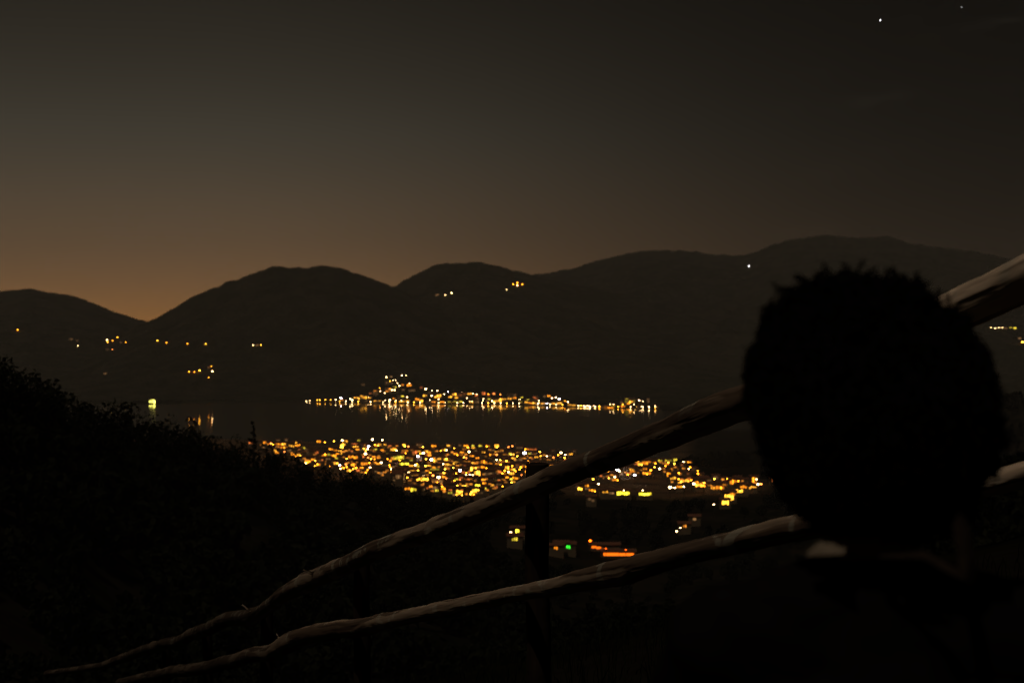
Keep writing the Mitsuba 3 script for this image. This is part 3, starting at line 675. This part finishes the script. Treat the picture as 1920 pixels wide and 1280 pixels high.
for k, (x, Y, z) in enumerate(spots):
    v, f = variants[k % 6]
    s = g.uniform(0.7, 1.25) * float(np.clip(Y / 200, 0.35, 1.0)) * (0.62 if Y > 0.935 * np.interp(960 + F * x / Y, SIL[:, 0], SIL[:, 2]) and Y < 420 else 1.0)
    a = g.uniform(0, 6.28)
    R3 = np.array([[math.cos(a), -math.sin(a), 0], [math.sin(a), math.cos(a), 0], [0, 0, g.uniform(0.85, 1.25)]])
    fm.add((v @ R3.T) * s + [x, Y, z + 3.2 * s], f)
    fm.add(*tube([[x, Y, z - 0.5], [x, Y, z + 3.4 * s]], [0.22 * s, 0.12 * s], 4, cap=False))
put('forest', mikit.ply(fm.mesh(), 'leaf_material'))
tag('forest', 'dark mass of woodland on the slopes and in the valley', None, None, 'stuff')


def tree(px, top_py, Y, width, label, n=1000, slim=False, seed=0):
    g = np.random.default_rng(100 + seed)
    x = (px - 960) / F * Y
    zg = float(ground_z(x, Y))
    zt = HC - (top_py - 640) / F * Y
    h = max(zt - zg, 3.0)
    key = thing('tree', label, 'tree', None if slim else 'trees along the crown line of the near slope')
    tr = MB()
    tr.add(*tube([[x, Y, zg - 0.5], [x + 0.05 * h * g.normal() * 0.4, Y, zg + h * 0.5], [x, Y, zg + h * 0.93]], [0.022 * h + 0.04, 0.014 * h + 0.03, 0.02], 6))
    cm = MB()
    if slim:
        for k in range(44):
            t = g.uniform(0.12, 0.97)
            a = g.uniform(0, 6.28)
            L = width * (1.05 - t) * g.uniform(0.6, 1.2)
            p0 = np.array([x, Y, zg + h * t])
            p1 = p0 + np.array([math.cos(a) * L, math.sin(a) * L, L * 0.35])
            tr.add(*tube([p0, p1], [0.035, 0.012], 4))
            v, f = crown(26, 0.40 * L + 0.14, 0.30, 0.20, g, 4)
            cm.add(v + p0 * 0.35 + p1 * 0.65, f)
    else:
        for k in range(5):
            a = 1.3 * k + g.uniform(0, 1)
            p0 = np.array([x, Y, zg + h * (0.35 + 0.08 * k)])
            tr.add(*tube([p0, p0 + np.array([math.cos(a) * width * 0.3, math.sin(a) * width * 0.3, h * 0.2])], [0.09, 0.03], 5))
        v, f = crown(n, width * 0.62, h * 0.58, 0.30, g, 16)
        cm.add(v + [x, Y, zg + h * 0.50], f)
    put('trunk', mikit.ply(tr.mesh(), 'bark_material'), key)
    put('crown', mikit.ply(cm.mesh(), 'leaf_material'), key)


def tree_label(k):
    return f'{ORD[k]} round leafy tree from the left along the crown line of the dark slope'


g = np.random.default_rng(23)
k = 0
px = -30.0
while px < 890:
    Y = float(np.interp(px, SIL[:, 0], SIL[:, 2])) - 3
    py = float(np.interp(px, SIL[:, 0], SIL[:, 1])) + g.uniform(-2.0, 3)
    if not 462 < px < 492:
        tree(px, py, Y, g.uniform(4.2, 6.0), tree_label(k), seed=k)
        k += 1
    px += g.uniform(22, 34)
tree(474, 788, 281, 2.1, 'slender young tree at the left end of the near town', slim=True, seed=91)

# ------------------------------------------------------------------ the log fence
def fence_Y(px):
    return 8.588 / (1 + 2.8 * (px - 960) / F)


UPPER = [(2080, 448, 96), (1990, 492, 92), (1920, 527, 86), (1840, 560, 80), (1740, 606, 76), (1600, 668, 72), (1500, 712, 69), (1400, 750, 66), (1300, 790, 60), (1200, 830, 54), (1100, 872, 49), (1000, 914, 46), (930, 946, 42), (880, 966, 38), (840, 982, 34), (784, 1001, 31), (735, 1019, 27), (699, 1033, 25), (672, 1047, 23), (645, 1059, 24), (600, 1080, 25), (555, 1099, 23), (524, 1120, 20), (493, 1145, 18), (466, 1157, 20), (430, 1159, 21), (394, 1176, 18), (358, 1190, 17), (336, 1203, 15), (309, 1206, 16), (269, 1219, 15), (224, 1236, 13)]
LOWER = [(2080, 850, 54), (1990, 875, 51), (1920, 893, 48), (1840, 912, 47), (1740, 934, 48), (1600, 962, 49), (1520, 982, 50), (1400, 1008, 47), (1300, 1032, 42), (1200, 1062, 44), (1140, 1078, 45), (1060, 1095, 37), (1000, 1108, 33), (920, 1124, 29), (851, 1136, 27), (762, 1158, 25), (672, 1176, 24), (596, 1187, 24), (555, 1198, 25), (528, 1211, 25), (506, 1223, 22), (470, 1228, 19), (430, 1240, 20), (372, 1255, 18), (327, 1257, 17), (269, 1270, 15), (224, 1280, 14)]


def log(points, radii, seed, name, parent, spurs=(), sides=26, step=0.045, rough=0.22, bulge=(), mat='log_material'):
    p, r = np.array(points), np.array(radii)
    s = np.concatenate([[0], np.cumsum(np.linalg.norm(np.diff(p, axis=0), axis=1))])
    t = np.arange(0, s[-1], step)
    sm = lambda y: np.convolve(np.pad(np.interp(t, s, y), 9, mode='edge'), np.hanning(21)[1:-1] / np.hanning(21).sum(), 'valid')
    q = np.stack([sm(p[:, 0]), sm(p[:, 1]), sm(p[:, 2])], 1)
    q += 0.012 * (np.stack([meshkit.fbm(np.stack([t * 1.7, t * 0 + c, t * 0], -1), 3, seed + c) for c in range(3)], 1) - 0.5) * 2
    rr = sm(r)
    for b, amp, w in bulge:
        rr = rr * (1 + amp * np.exp(-((t - b) / w) ** 2))
    v, f = tube(q, rr, sides, True, seed, rough)
    v, f = fix(v, f)
    n = len(q)
    uv = np.zeros((len(v), 2))
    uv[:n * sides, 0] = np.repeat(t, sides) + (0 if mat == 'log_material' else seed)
    uv[:n * sides, 1] = np.tile(np.arange(sides) / sides, n) * 0.4 + seed * 1.7
    uv[n * sides:] = uv[[0, n * sides - 1]]
    m = MB().add(v, f)
    uvs = [uv]
    for at, d, L, r0 in spurs:
        i = min(len(q) - 1, int(at / step))
        d = np.array(d, float) / np.linalg.norm(d)
        v2, f2 = fix(*tube([q[i], q[i] + d * L * 0.6, q[i] + d * L + [0, 0, 0.02]], [r0 * 1.5, r0, r0 * 0.7], 7))
        m.add(v2, f2)
        uvs.append(np.stack([np.linspace(0, L, len(v2)), np.linspace(0, 0.3, len(v2))], 1))
    return put(name, mikit.ply(m.mesh(), mat, smooth=True, uv=np.vstack(uvs)), parent)


def rail_points(rows, push=0.0):
    pts = [pt(px, py, fence_Y(px) + push) for px, py, w in rows]
    r = [0.5 * w * (1.0 if px > 900 else (1.15 if px > 740 else 1.45)) / F * fence_Y(px) for px, py, w in rows]
    return pts, np.minimum(r, 0.08)


fence = thing('log_fence', 'rustic fence of crooked round logs running down the slope behind the person', 'fence')
up, ur = rail_points(UPPER)
for px, py, Y, r in [(190, 1248, 30.0, 0.070), (130, 1256, 33.0, 0.065), (85, 1262, 35.0, 0.06)]:
    up.append(pt(px, py, Y))
    ur = np.append(ur, r)
lo, lr = rail_points(LOWER)
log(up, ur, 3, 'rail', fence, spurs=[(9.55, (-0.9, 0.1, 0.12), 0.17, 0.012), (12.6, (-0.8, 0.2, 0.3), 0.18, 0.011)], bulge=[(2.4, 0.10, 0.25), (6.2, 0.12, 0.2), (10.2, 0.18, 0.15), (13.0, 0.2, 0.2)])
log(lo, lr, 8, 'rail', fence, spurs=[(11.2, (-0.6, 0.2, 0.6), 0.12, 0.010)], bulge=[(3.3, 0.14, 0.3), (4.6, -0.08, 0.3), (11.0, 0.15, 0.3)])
dirf = np.array([-0.336, 0.942, 0.0])
awayf = np.array([0.942, 0.336, 0.0])
main = pt(1006, 858, fence_Y(1006) + 0.37)
for k in range(-1, 5):
    b = main + dirf * (3.9 if k > 0 else 4.7) * k
    b[2] = HC + np.interp(b[1], [y for _, y, _ in [p - [0, 0, 0] for p in up]], [p[2] - HC for p in up]) + (0.10 if k else 0.0) + 0.0
    if k == 0:
        b[2] = main[2]
    gz = float(ground_z(b[0], b[1]))
    log([[b[0], b[1], gz - 0.35], [b[0] + 0.01, b[1], (gz + b[2]) / 2], [b[0], b[1], b[2]]], [0.07, 0.066, 0.062], 30 + k, 'post', fence, rough=0.14, mat='post_material', step=0.012)

# ------------------------------------------------------------------ grass at the foot of the fence
g = np.random.default_rng(5)
n = 9000
bx, by = g.uniform(-9, 4, n), g.uniform(0.9, 22, n)
keep = bx > -0.45 * by - 0.5
bx, by = bx[keep], by[keep]
n = len(bx)
bz = ground_z(bx, by)
h, a = g.uniform(0.06, 0.26, n), g.uniform(0, 6.28, n)
le = g.normal(size=(n, 2)) * 0.06
base = np.stack([bx, by, bz - 0.01], 1)
side = np.stack([np.cos(a), np.sin(a), a * 0], 1) * 0.006
tip = base + np.stack([le[:, 0], le[:, 1], h], 1)
mid = base * 0.5 + tip * 0.5 + np.stack([le[:, 0] * -0.2, le[:, 1] * -0.2, h * 0.05], 1)
v = np.stack([base - side, base + side, mid + side * 0.8, mid - side * 0.8, tip], 1).reshape(-1, 3)
q = np.arange(n)[:, None] * 5
put('grass', mikit.ply((v, np.concatenate([q + [0, 1, 2], q + [0, 2, 3], q + [3, 2, 4]])), 'leaf_material'))
tag('grass', 'thin dark grass on the slope under the fence', None, None, 'stuff')

# ------------------------------------------------------------------ the person seen from behind
PY = 1.90
hx, hz = (1634 - 960) / F * PY, HC - (757 - 640) / F * PY
M3 = manifold3d.Manifold


def ball(p, r):
    return M3.sphere(r, 20).translate([float(c) for c in p])


def chain(pts, r):
    return [M3.batch_hull([ball(pts[k], r[k]), ball(pts[k + 1], r[k + 1])]) for k in range(len(pts) - 1)]


def blend(parts, edge, it=12):
    m = M3.batch_boolean(parts, manifold3d.OpType.Add).refine_to_length(edge).to_mesh()
    t = trimesh.Trimesh(m.vert_properties[:, :3], m.tri_verts, process=True)
    trimesh.smoothing.filter_taubin(t, lamb=0.5, nu=0.52, iterations=it)
    return t


cx, cy = hx + 0.005, PY
gz = float(ground_z(cx, cy))
neck = np.array([cx, cy + 0.01, hz - 0.205])
chest = np.array([cx, cy + 0.02, hz - 0.40])
hip = np.array([cx, cy - 0.02, gz + 0.12])
S = [np.array([cx + s * 0.175, cy + 0.01, hz - 0.292]) for s in (-1, 1)]
El = [np.array([cx + s * 0.27, cy + 0.16, hz - 0.53]) for s in (-1, 1)]
Wr = [np.array([cx + s * 0.13, cy + 0.40, hz - 0.50]) for s in (-1, 1)]
Hp = [np.array([cx + s * 0.095, cy, gz + 0.11]) for s in (-1, 1)]
kz = float(ground_z(cx, cy + 0.42)) + 0.46
Kn = [np.array([cx + s * 0.13, cy + 0.42, kz]) for s in (-1, 1)]
az = float(ground_z(cx, cy + 0.68)) + 0.09
An = [np.array([cx + s * 0.12, cy + 0.66, az]) for s in (-1, 1)]


def torso(e):
    return (chain([neck + [0, 0, -0.02], chest, hip], [0.058 + e, 0.125 + e, 0.14 + e]) + chain([S[0], S[1]], [0.062 + e, 0.062 + e]) + chain([neck + [0, 0, -0.035], S[0]], [0.055 + e, 0.055 + e]) + chain([neck + [0, 0, -0.035], S[1]], [0.055 + e, 0.055 + e])
            + chain([S[0] + [0.05, 0, -0.12], S[1] + [-0.05, 0, -0.12]], [0.10 + e, 0.10 + e]))


def arm(k, e):
    return chain([S[k], El[k], Wr[k]], [0.056 + e, 0.044 + e, 0.028 + e])


def legp(k, e):
    return chain([Hp[k], Kn[k], An[k]], [0.088 + e, 0.062 + e, 0.042 + e])


def hand(k):
    s = -1 if k == 0 else 1
    w = Wr[k]
    d = np.array([-s * 0.75, 0.55, -0.25])
    d /= np.linalg.norm(d)
    up_ = np.array([0, 0.2, 1.0])
    up_ = up_ - d * (up_ @ d)
    up_ /= np.linalg.norm(up_)
    n_ = np.cross(d, up_)
    palm = w + d * 0.055
    parts = [M3.batch_hull([ball(w, 0.024), ball(palm + up_ * 0.026, 0.014), ball(palm - up_ * 0.026, 0.014), ball(w + d * 0.085 + up_ * 0.028, 0.011), ball(w + d * 0.082 - up_ * 0.030, 0.011)])]
    for q, (o, L) in enumerate([(0.028, 0.070), (0.009, 0.079), (-0.011, 0.073), (-0.030, 0.058)]):
        b = w + d * 0.085 + up_ * o
        c1 = b + d * L * 0.45 + n_ * 0.006 * s
        c2 = c1 + d * L * 0.25 - np.array([0, -0.3, 1.0]) * L * 0.2
        c3 = c2 + d * L * 0.1 - np.array([0, -0.2, 1.0]) * L * 0.22
        parts += chain([b, c1, c2, c3], [0.0095, 0.0090, 0.0083, 0.0072])
    tb = w + d * 0.03 + up_ * 0.026
    parts += chain([tb, tb + d * 0.025 + up_ * 0.024, tb + d * 0.055 + up_ * 0.030], [0.013, 0.011, 0.008])
    return parts


face = np.array([hx, PY + 0.015, hz - 0.02])
head_parts = [M3.batch_hull([M3.sphere(1, 40).scale([0.074, 0.094, 0.096]).translate([hx, PY, hz + 0.02]), M3.sphere(1, 32).scale([0.050, 0.050, 0.040]).translate([hx, PY + 0.055, hz - 0.085])])]
head_parts += chain([[hx, PY, hz - 0.08], neck], [0.052, 0.056])
head_parts += [M3.batch_hull([ball([hx, PY + 0.094, hz + 0.01], 0.008), ball([hx, PY + 0.116, hz - 0.030], 0.011), ball([hx - 0.013, PY + 0.100, hz - 0.034], 0.008), ball([hx + 0.013, PY + 0.100, hz - 0.034], 0.008)])]
for s in (-1, 1):
    head_parts.append(M3.sphere(1, 20).scale([0.010, 0.018, 0.031]).rotate([0, 0, s * 20]).translate([hx + s * 0.076, PY - 0.008, hz - 0.005]))
    head_parts.append(M3.sphere(1, 16).scale([0.013, 0.006, 0.0045]).translate([hx + s * 0.008, PY + 0.098, hz - 0.062]))
    head_parts.append(M3.sphere(1, 16).scale([0.018, 0.008, 0.005]).translate([hx + s * 0.03, PY + 0.086, hz + 0.024]))
person = thing('person', 'person with big dark bushy hair and dark jacket, seen from behind, looking over the fence', 'person')
scene['skin_material'] = {'type': 'principled', 'base_color': rgb(0.26, 0.155, 0.105), 'roughness': 0.55}
scene['hair_material'] = {'type': 'twosided', 'bsdf': {'type': 'roughplastic', 'diffuse_reflectance': rgb(0.006, 0.005, 0.004), 'alpha': 0.5, 'specular_reflectance': rgb(0.12, 0.12, 0.12)}}
scene['jacket_material'] = {'type': 'diffuse', 'reflectance': mikit.proc(lambda p, n, uv: mi.Color3f(0.011, 0.010, 0.010) * (0.6 + 0.8 * fbm(p.x * 40, p.y * 40, p.z * 40, 3)))}
scene['hood_material'] = {'type': 'twosided', 'bsdf': {'type': 'diffuse', 'reflectance': mikit.proc(lambda p, n, uv: mi.Color3f(0.034, 0.026, 0.021) * (0.6 + 0.8 * fbm(p.x * 60, p.y * 60, p.z * 60, 3)))}}
scene['shirt_material'] = {'type': 'twosided', 'bsdf': {'type': 'diffuse', 'reflectance': mikit.proc(lambda p, n, uv: mi.Color3f(0.27, 0.235, 0.185) * (0.85 + 0.3 * fbm(p.x * 90, p.y * 90, p.z * 90, 3)))}}
body = blend(head_parts + torso(0) + arm(0, 0) + arm(1, 0) + legp(0, 0) + legp(1, 0) + hand(0) + hand(1), 0.008, 8)
put('body', mikit.ply(body, 'skin_material', smooth=True), person)
jacket = blend(torso(0.016) + arm(0, 0.013) + arm(1, 0.013), 0.022, 10)
jv = np.array(jacket.vertices)
jv += np.array(jacket.vertex_normals) * ((meshkit.fbm(jv * [14, 14, 30], 3, 2) - 0.5) * 0.014)[:, None]
put('jacket', mikit.ply((jv, jacket.faces), 'jacket_material', smooth=True), person)
put('trousers', mikit.ply(blend(legp(0, 0.012) + legp(1, 0.012) + [M3.batch_hull([ball(Hp[0], 0.115), ball(Hp[1], 0.115)])], 0.025, 8), 'jacket_material', smooth=True), person)
for k in (0, 1):
    a_ = An[k]
    put('shoe', mikit.ply(blend([M3.batch_hull([ball(a_ + [0, -0.02, -0.03], 0.042), ball(a_ + [0, 0.10, -0.045], 0.036), ball(a_ + [0, 0.17, -0.055], 0.026)])], 0.015, 4), 'jacket_material', smooth=True), person)
for s in (-1, 1):
    put('eye', mikit.ply((ICO_V * 0.0095 + [hx + s * 0.03, PY + 0.083, hz + 0.004], ICO_F), 'glass_material', smooth=True), person)

# hair: a wide uneven bush of curls
OUT = [(1490, 522), (1560, 514), (1640, 513), (1700, 524), (1748, 562), (1800, 603), (1832, 650), (1852, 710), (1866, 770), (1864, 840), (1842, 900), (1826, 940), (1800, 985), (1700, 1012), (1600, 1006), (1530, 988), (1500, 950), (1457, 905), (1432, 840), (1416, 790), (1400, 730), (1402, 680), (1420, 620), (1440, 570), (1465, 545)]
oc = np.array([1634.0, 752.0])
o2 = (np.array(OUT) - oc) / F * PY
th = np.arctan2(-o2[:, 1], o2[:, 0])
ro = np.hypot(o2[:, 0], o2[:, 1])
od = np.argsort(th)
th, ro = th[od], ro[od]
th, ro = np.concatenate([th - 2 * np.pi, th, th + 2 * np.pi]), np.tile(ro, 3)


def hair_radius(d):
    """Distance of the hair's surface from its middle in the direction d: wide at the sides and back, shorter over the face."""
    w = np.interp(np.arctan2(d[:, 2], d[:, 0]), th, ro)
    e = np.hypot(d[:, 0], d[:, 2])
    depth = np.where(d[:, 1] < 0, 0.150, 0.095)
    lump = 1 + 0.10 * (meshkit.fbm(d * 3.2, 2, 31) - 0.5) + 0.07 * (meshkit.fbm(d * 9.0, 2, 37) - 0.5)
    return lump / np.sqrt((e / w) ** 2 + (d[:, 1] / depth) ** 2)


hs = trimesh.creation.icosphere(subdivisions=5)
d = np.array(hs.vertices)
hr = hair_radius(d) * (0.900 + 0.09 * (meshkit.fbm(d * 7, 3, 6) - 0.5))
facecut = ss(0.35, 0.75, d[:, 1]) * ss(0.35, 0.05, np.abs(d[:, 0])) * ss(0.45, 0.2, d[:, 2])
hr *= 1 - 0.35 * facecut
hc = np.array([hx, PY, hz])
hair = put('hair', mikit.ply((d * hr[:, None] + hc, hs.faces), 'hair_material', smooth=True), person)
g = np.random.default_rng(77)
n = 4200
dd = g.normal(size=(n, 3))
dd /= np.linalg.norm(dd, axis=1, keepdims=True)
dd = dd[~((dd[:, 1] > 0.45) & (np.abs(dd[:, 0]) < 0.5) & (dd[:, 2] < 0.4))]
rd = hair_radius(dd)
cm = MB()
for k in range(len(dd)):
    u = np.cross(dd[k], g.normal(size=3))
    u /= np.linalg.norm(u)
    w = np.cross(dd[k], u)
    L = g.uniform(0.012, 0.026) * (1.5 if dd[k, 2] > 0.6 and g.random() < 0.08 else 1)
    tt = np.linspace(0, 1, 6)
    cr = g.uniform(0.004, 0.009)
    ph = g.uniform(0, 6.28)
    p = hc + dd[k] * (rd[k] * 0.880 + tt * L)[:, None] + cr * (np.cos(ph + tt * 5.5)[:, None] * u + np.sin(ph + tt * 5.5)[:, None] * w) * (0.4 + tt[:, None])
    cm.add(*tube(p, np.linspace(0.0046, 0.0022, 6), 4, cap=False))
put('curls', mikit.ply(cm.mesh(), 'hair_material', smooth=True), hair)
labels[hair + '__curls'] = {'kind': 'stuff'}

# light shirt collar at the left of the neck, dark brown jacket collar turned at the right
def strip(rows, name, mat, thick):
    """A cloth band through rows of points, with thickness."""
    P = np.array(rows, float)
    a, b = P.shape[:2]
    nrm = np.cross(np.gradient(P, axis=0), np.gradient(P, axis=1))
    nrm /= np.linalg.norm(nrm, axis=2, keepdims=True) + 1e-9
    v = np.concatenate([(P + nrm * thick / 2).reshape(-1, 3), (P - nrm * thick / 2).reshape(-1, 3)])
    i, j = np.meshgrid(np.arange(a - 1), np.arange(b - 1), indexing='ij')
    f = np.concatenate([np.stack([i * b + j, (i + 1) * b + j, (i + 1) * b + j + 1], -1).reshape(-1, 3), np.stack([i * b + j, (i + 1) * b + j + 1, i * b + j + 1], -1).reshape(-1, 3)])
    rim = [(k, 0) for k in range(a)] + [(a - 1, k) for k in range(1, b)] + [(k, b - 1) for k in range(a - 2, -1, -1)] + [(0, k) for k in range(b - 2, 0, -1)]
    e = np.array([x * b + y for x, y in rim])
    e2 = np.roll(e, -1)
    N = a * b
    f = np.vstack([f, f[:, ::-1] + N, np.stack([e, e + N, e2 + N], 1), np.stack([e, e2 + N, e2], 1)])
    return put(name, mikit.ply(fix(v, f), mat, smooth=40), person)


def pp(px, py, y):
    return pt(px, py, y)


col = []
for t in np.linspace(0, 1, 9):
    lo_ = (1 - t) * pp(1513, 1042, PY - 0.070) + t * pp(1582, 1040, PY - 0.105)
    hi_ = (1 - t) * pp(1515, 1040, PY - 0.055) + t * pp(1586, 1025, PY - 0.060) + np.array([0, 0, 0.012 * math.sin(math.pi * min(1, t * 1.15)) if t < 0.87 else 0.0])
    col.append([lo_ * (1 - q) + hi_ * q + np.array([0, -0.006 * math.sin(math.pi * q), 0.004 * math.sin(math.pi * q)]) for q in np.linspace(0, 1, 6)])
strip(col, 'shirt_collar', 'shirt_material', 0.003)
labels[person + '__shirt_collar'] = {'label': 'light shirt collar catching the light left of the neck'}
edge = np.array([(1650, 1047), (1730, 1057), (1785, 1088), (1822, 1105), (1827, 1060), (1816, 1000), (1802, 955)], float)
fold = np.array([(1650, 1041), (1735, 1036), (1775, 1058), (1798, 1070), (1799, 1045), (1790, 1000), (1786, 955)], float)
tt = np.linspace(0, 6, 31)
hd = []
for t in tt:
    e_, f_ = [np.array([np.interp(t, range(7), q[:, 0]), np.interp(t, range(7), q[:, 1])]) for q in (edge, fold)]
    y_ = PY - 0.095 - 0.035 * math.sin(math.pi * t / 6)
    hd.append([pp(*(e_ * (1 - q) + f_ * q), y_ - 0.008 * math.sin(math.pi * q)) for q in np.linspace(0, 1, 5)])
strip(hd, 'jacket_collar', 'hood_material', 0.005)
labels[person + '__jacket_collar'] = {'label': 'dark brown turned collar at the right of the neck'}

# lights that share a description are told apart by their order from the left
alike = {}
for key in COLUMN:
    alike.setdefault(labels[key]['label'], []).append(key)
for text, keys in alike.items():
    if len(keys) > 1:
        for n, key in enumerate(sorted(keys, key=lambda q: COLUMN[q])):
            new = f'{text}, {ORD[n]} from left'
            if len(new.replace('-', ' ').replace(',', ' ').split()) <= 16:
                labels[key]['label'] = new

# ------------------------------------------------------------------ haze
scene['haze_medium'] = {'type': 'homogeneous', 'albedo': 0.95, 'sigma_t': 7.2e-5}
scene['haze'] = {'type': 'cube', 'bsdf': {'type': 'null'}, 'interior': {'type': 'ref', 'id': 'haze_medium'},
                 'to_world': T().translate([0, 0, 277]).scale([7200, 7200, 293])}
tag('haze', 'thin night haze over the lake and the mountains', None, None, 'stuff')
scene['camera']['medium'] = {'type': 'ref', 'id': 'haze_medium'}
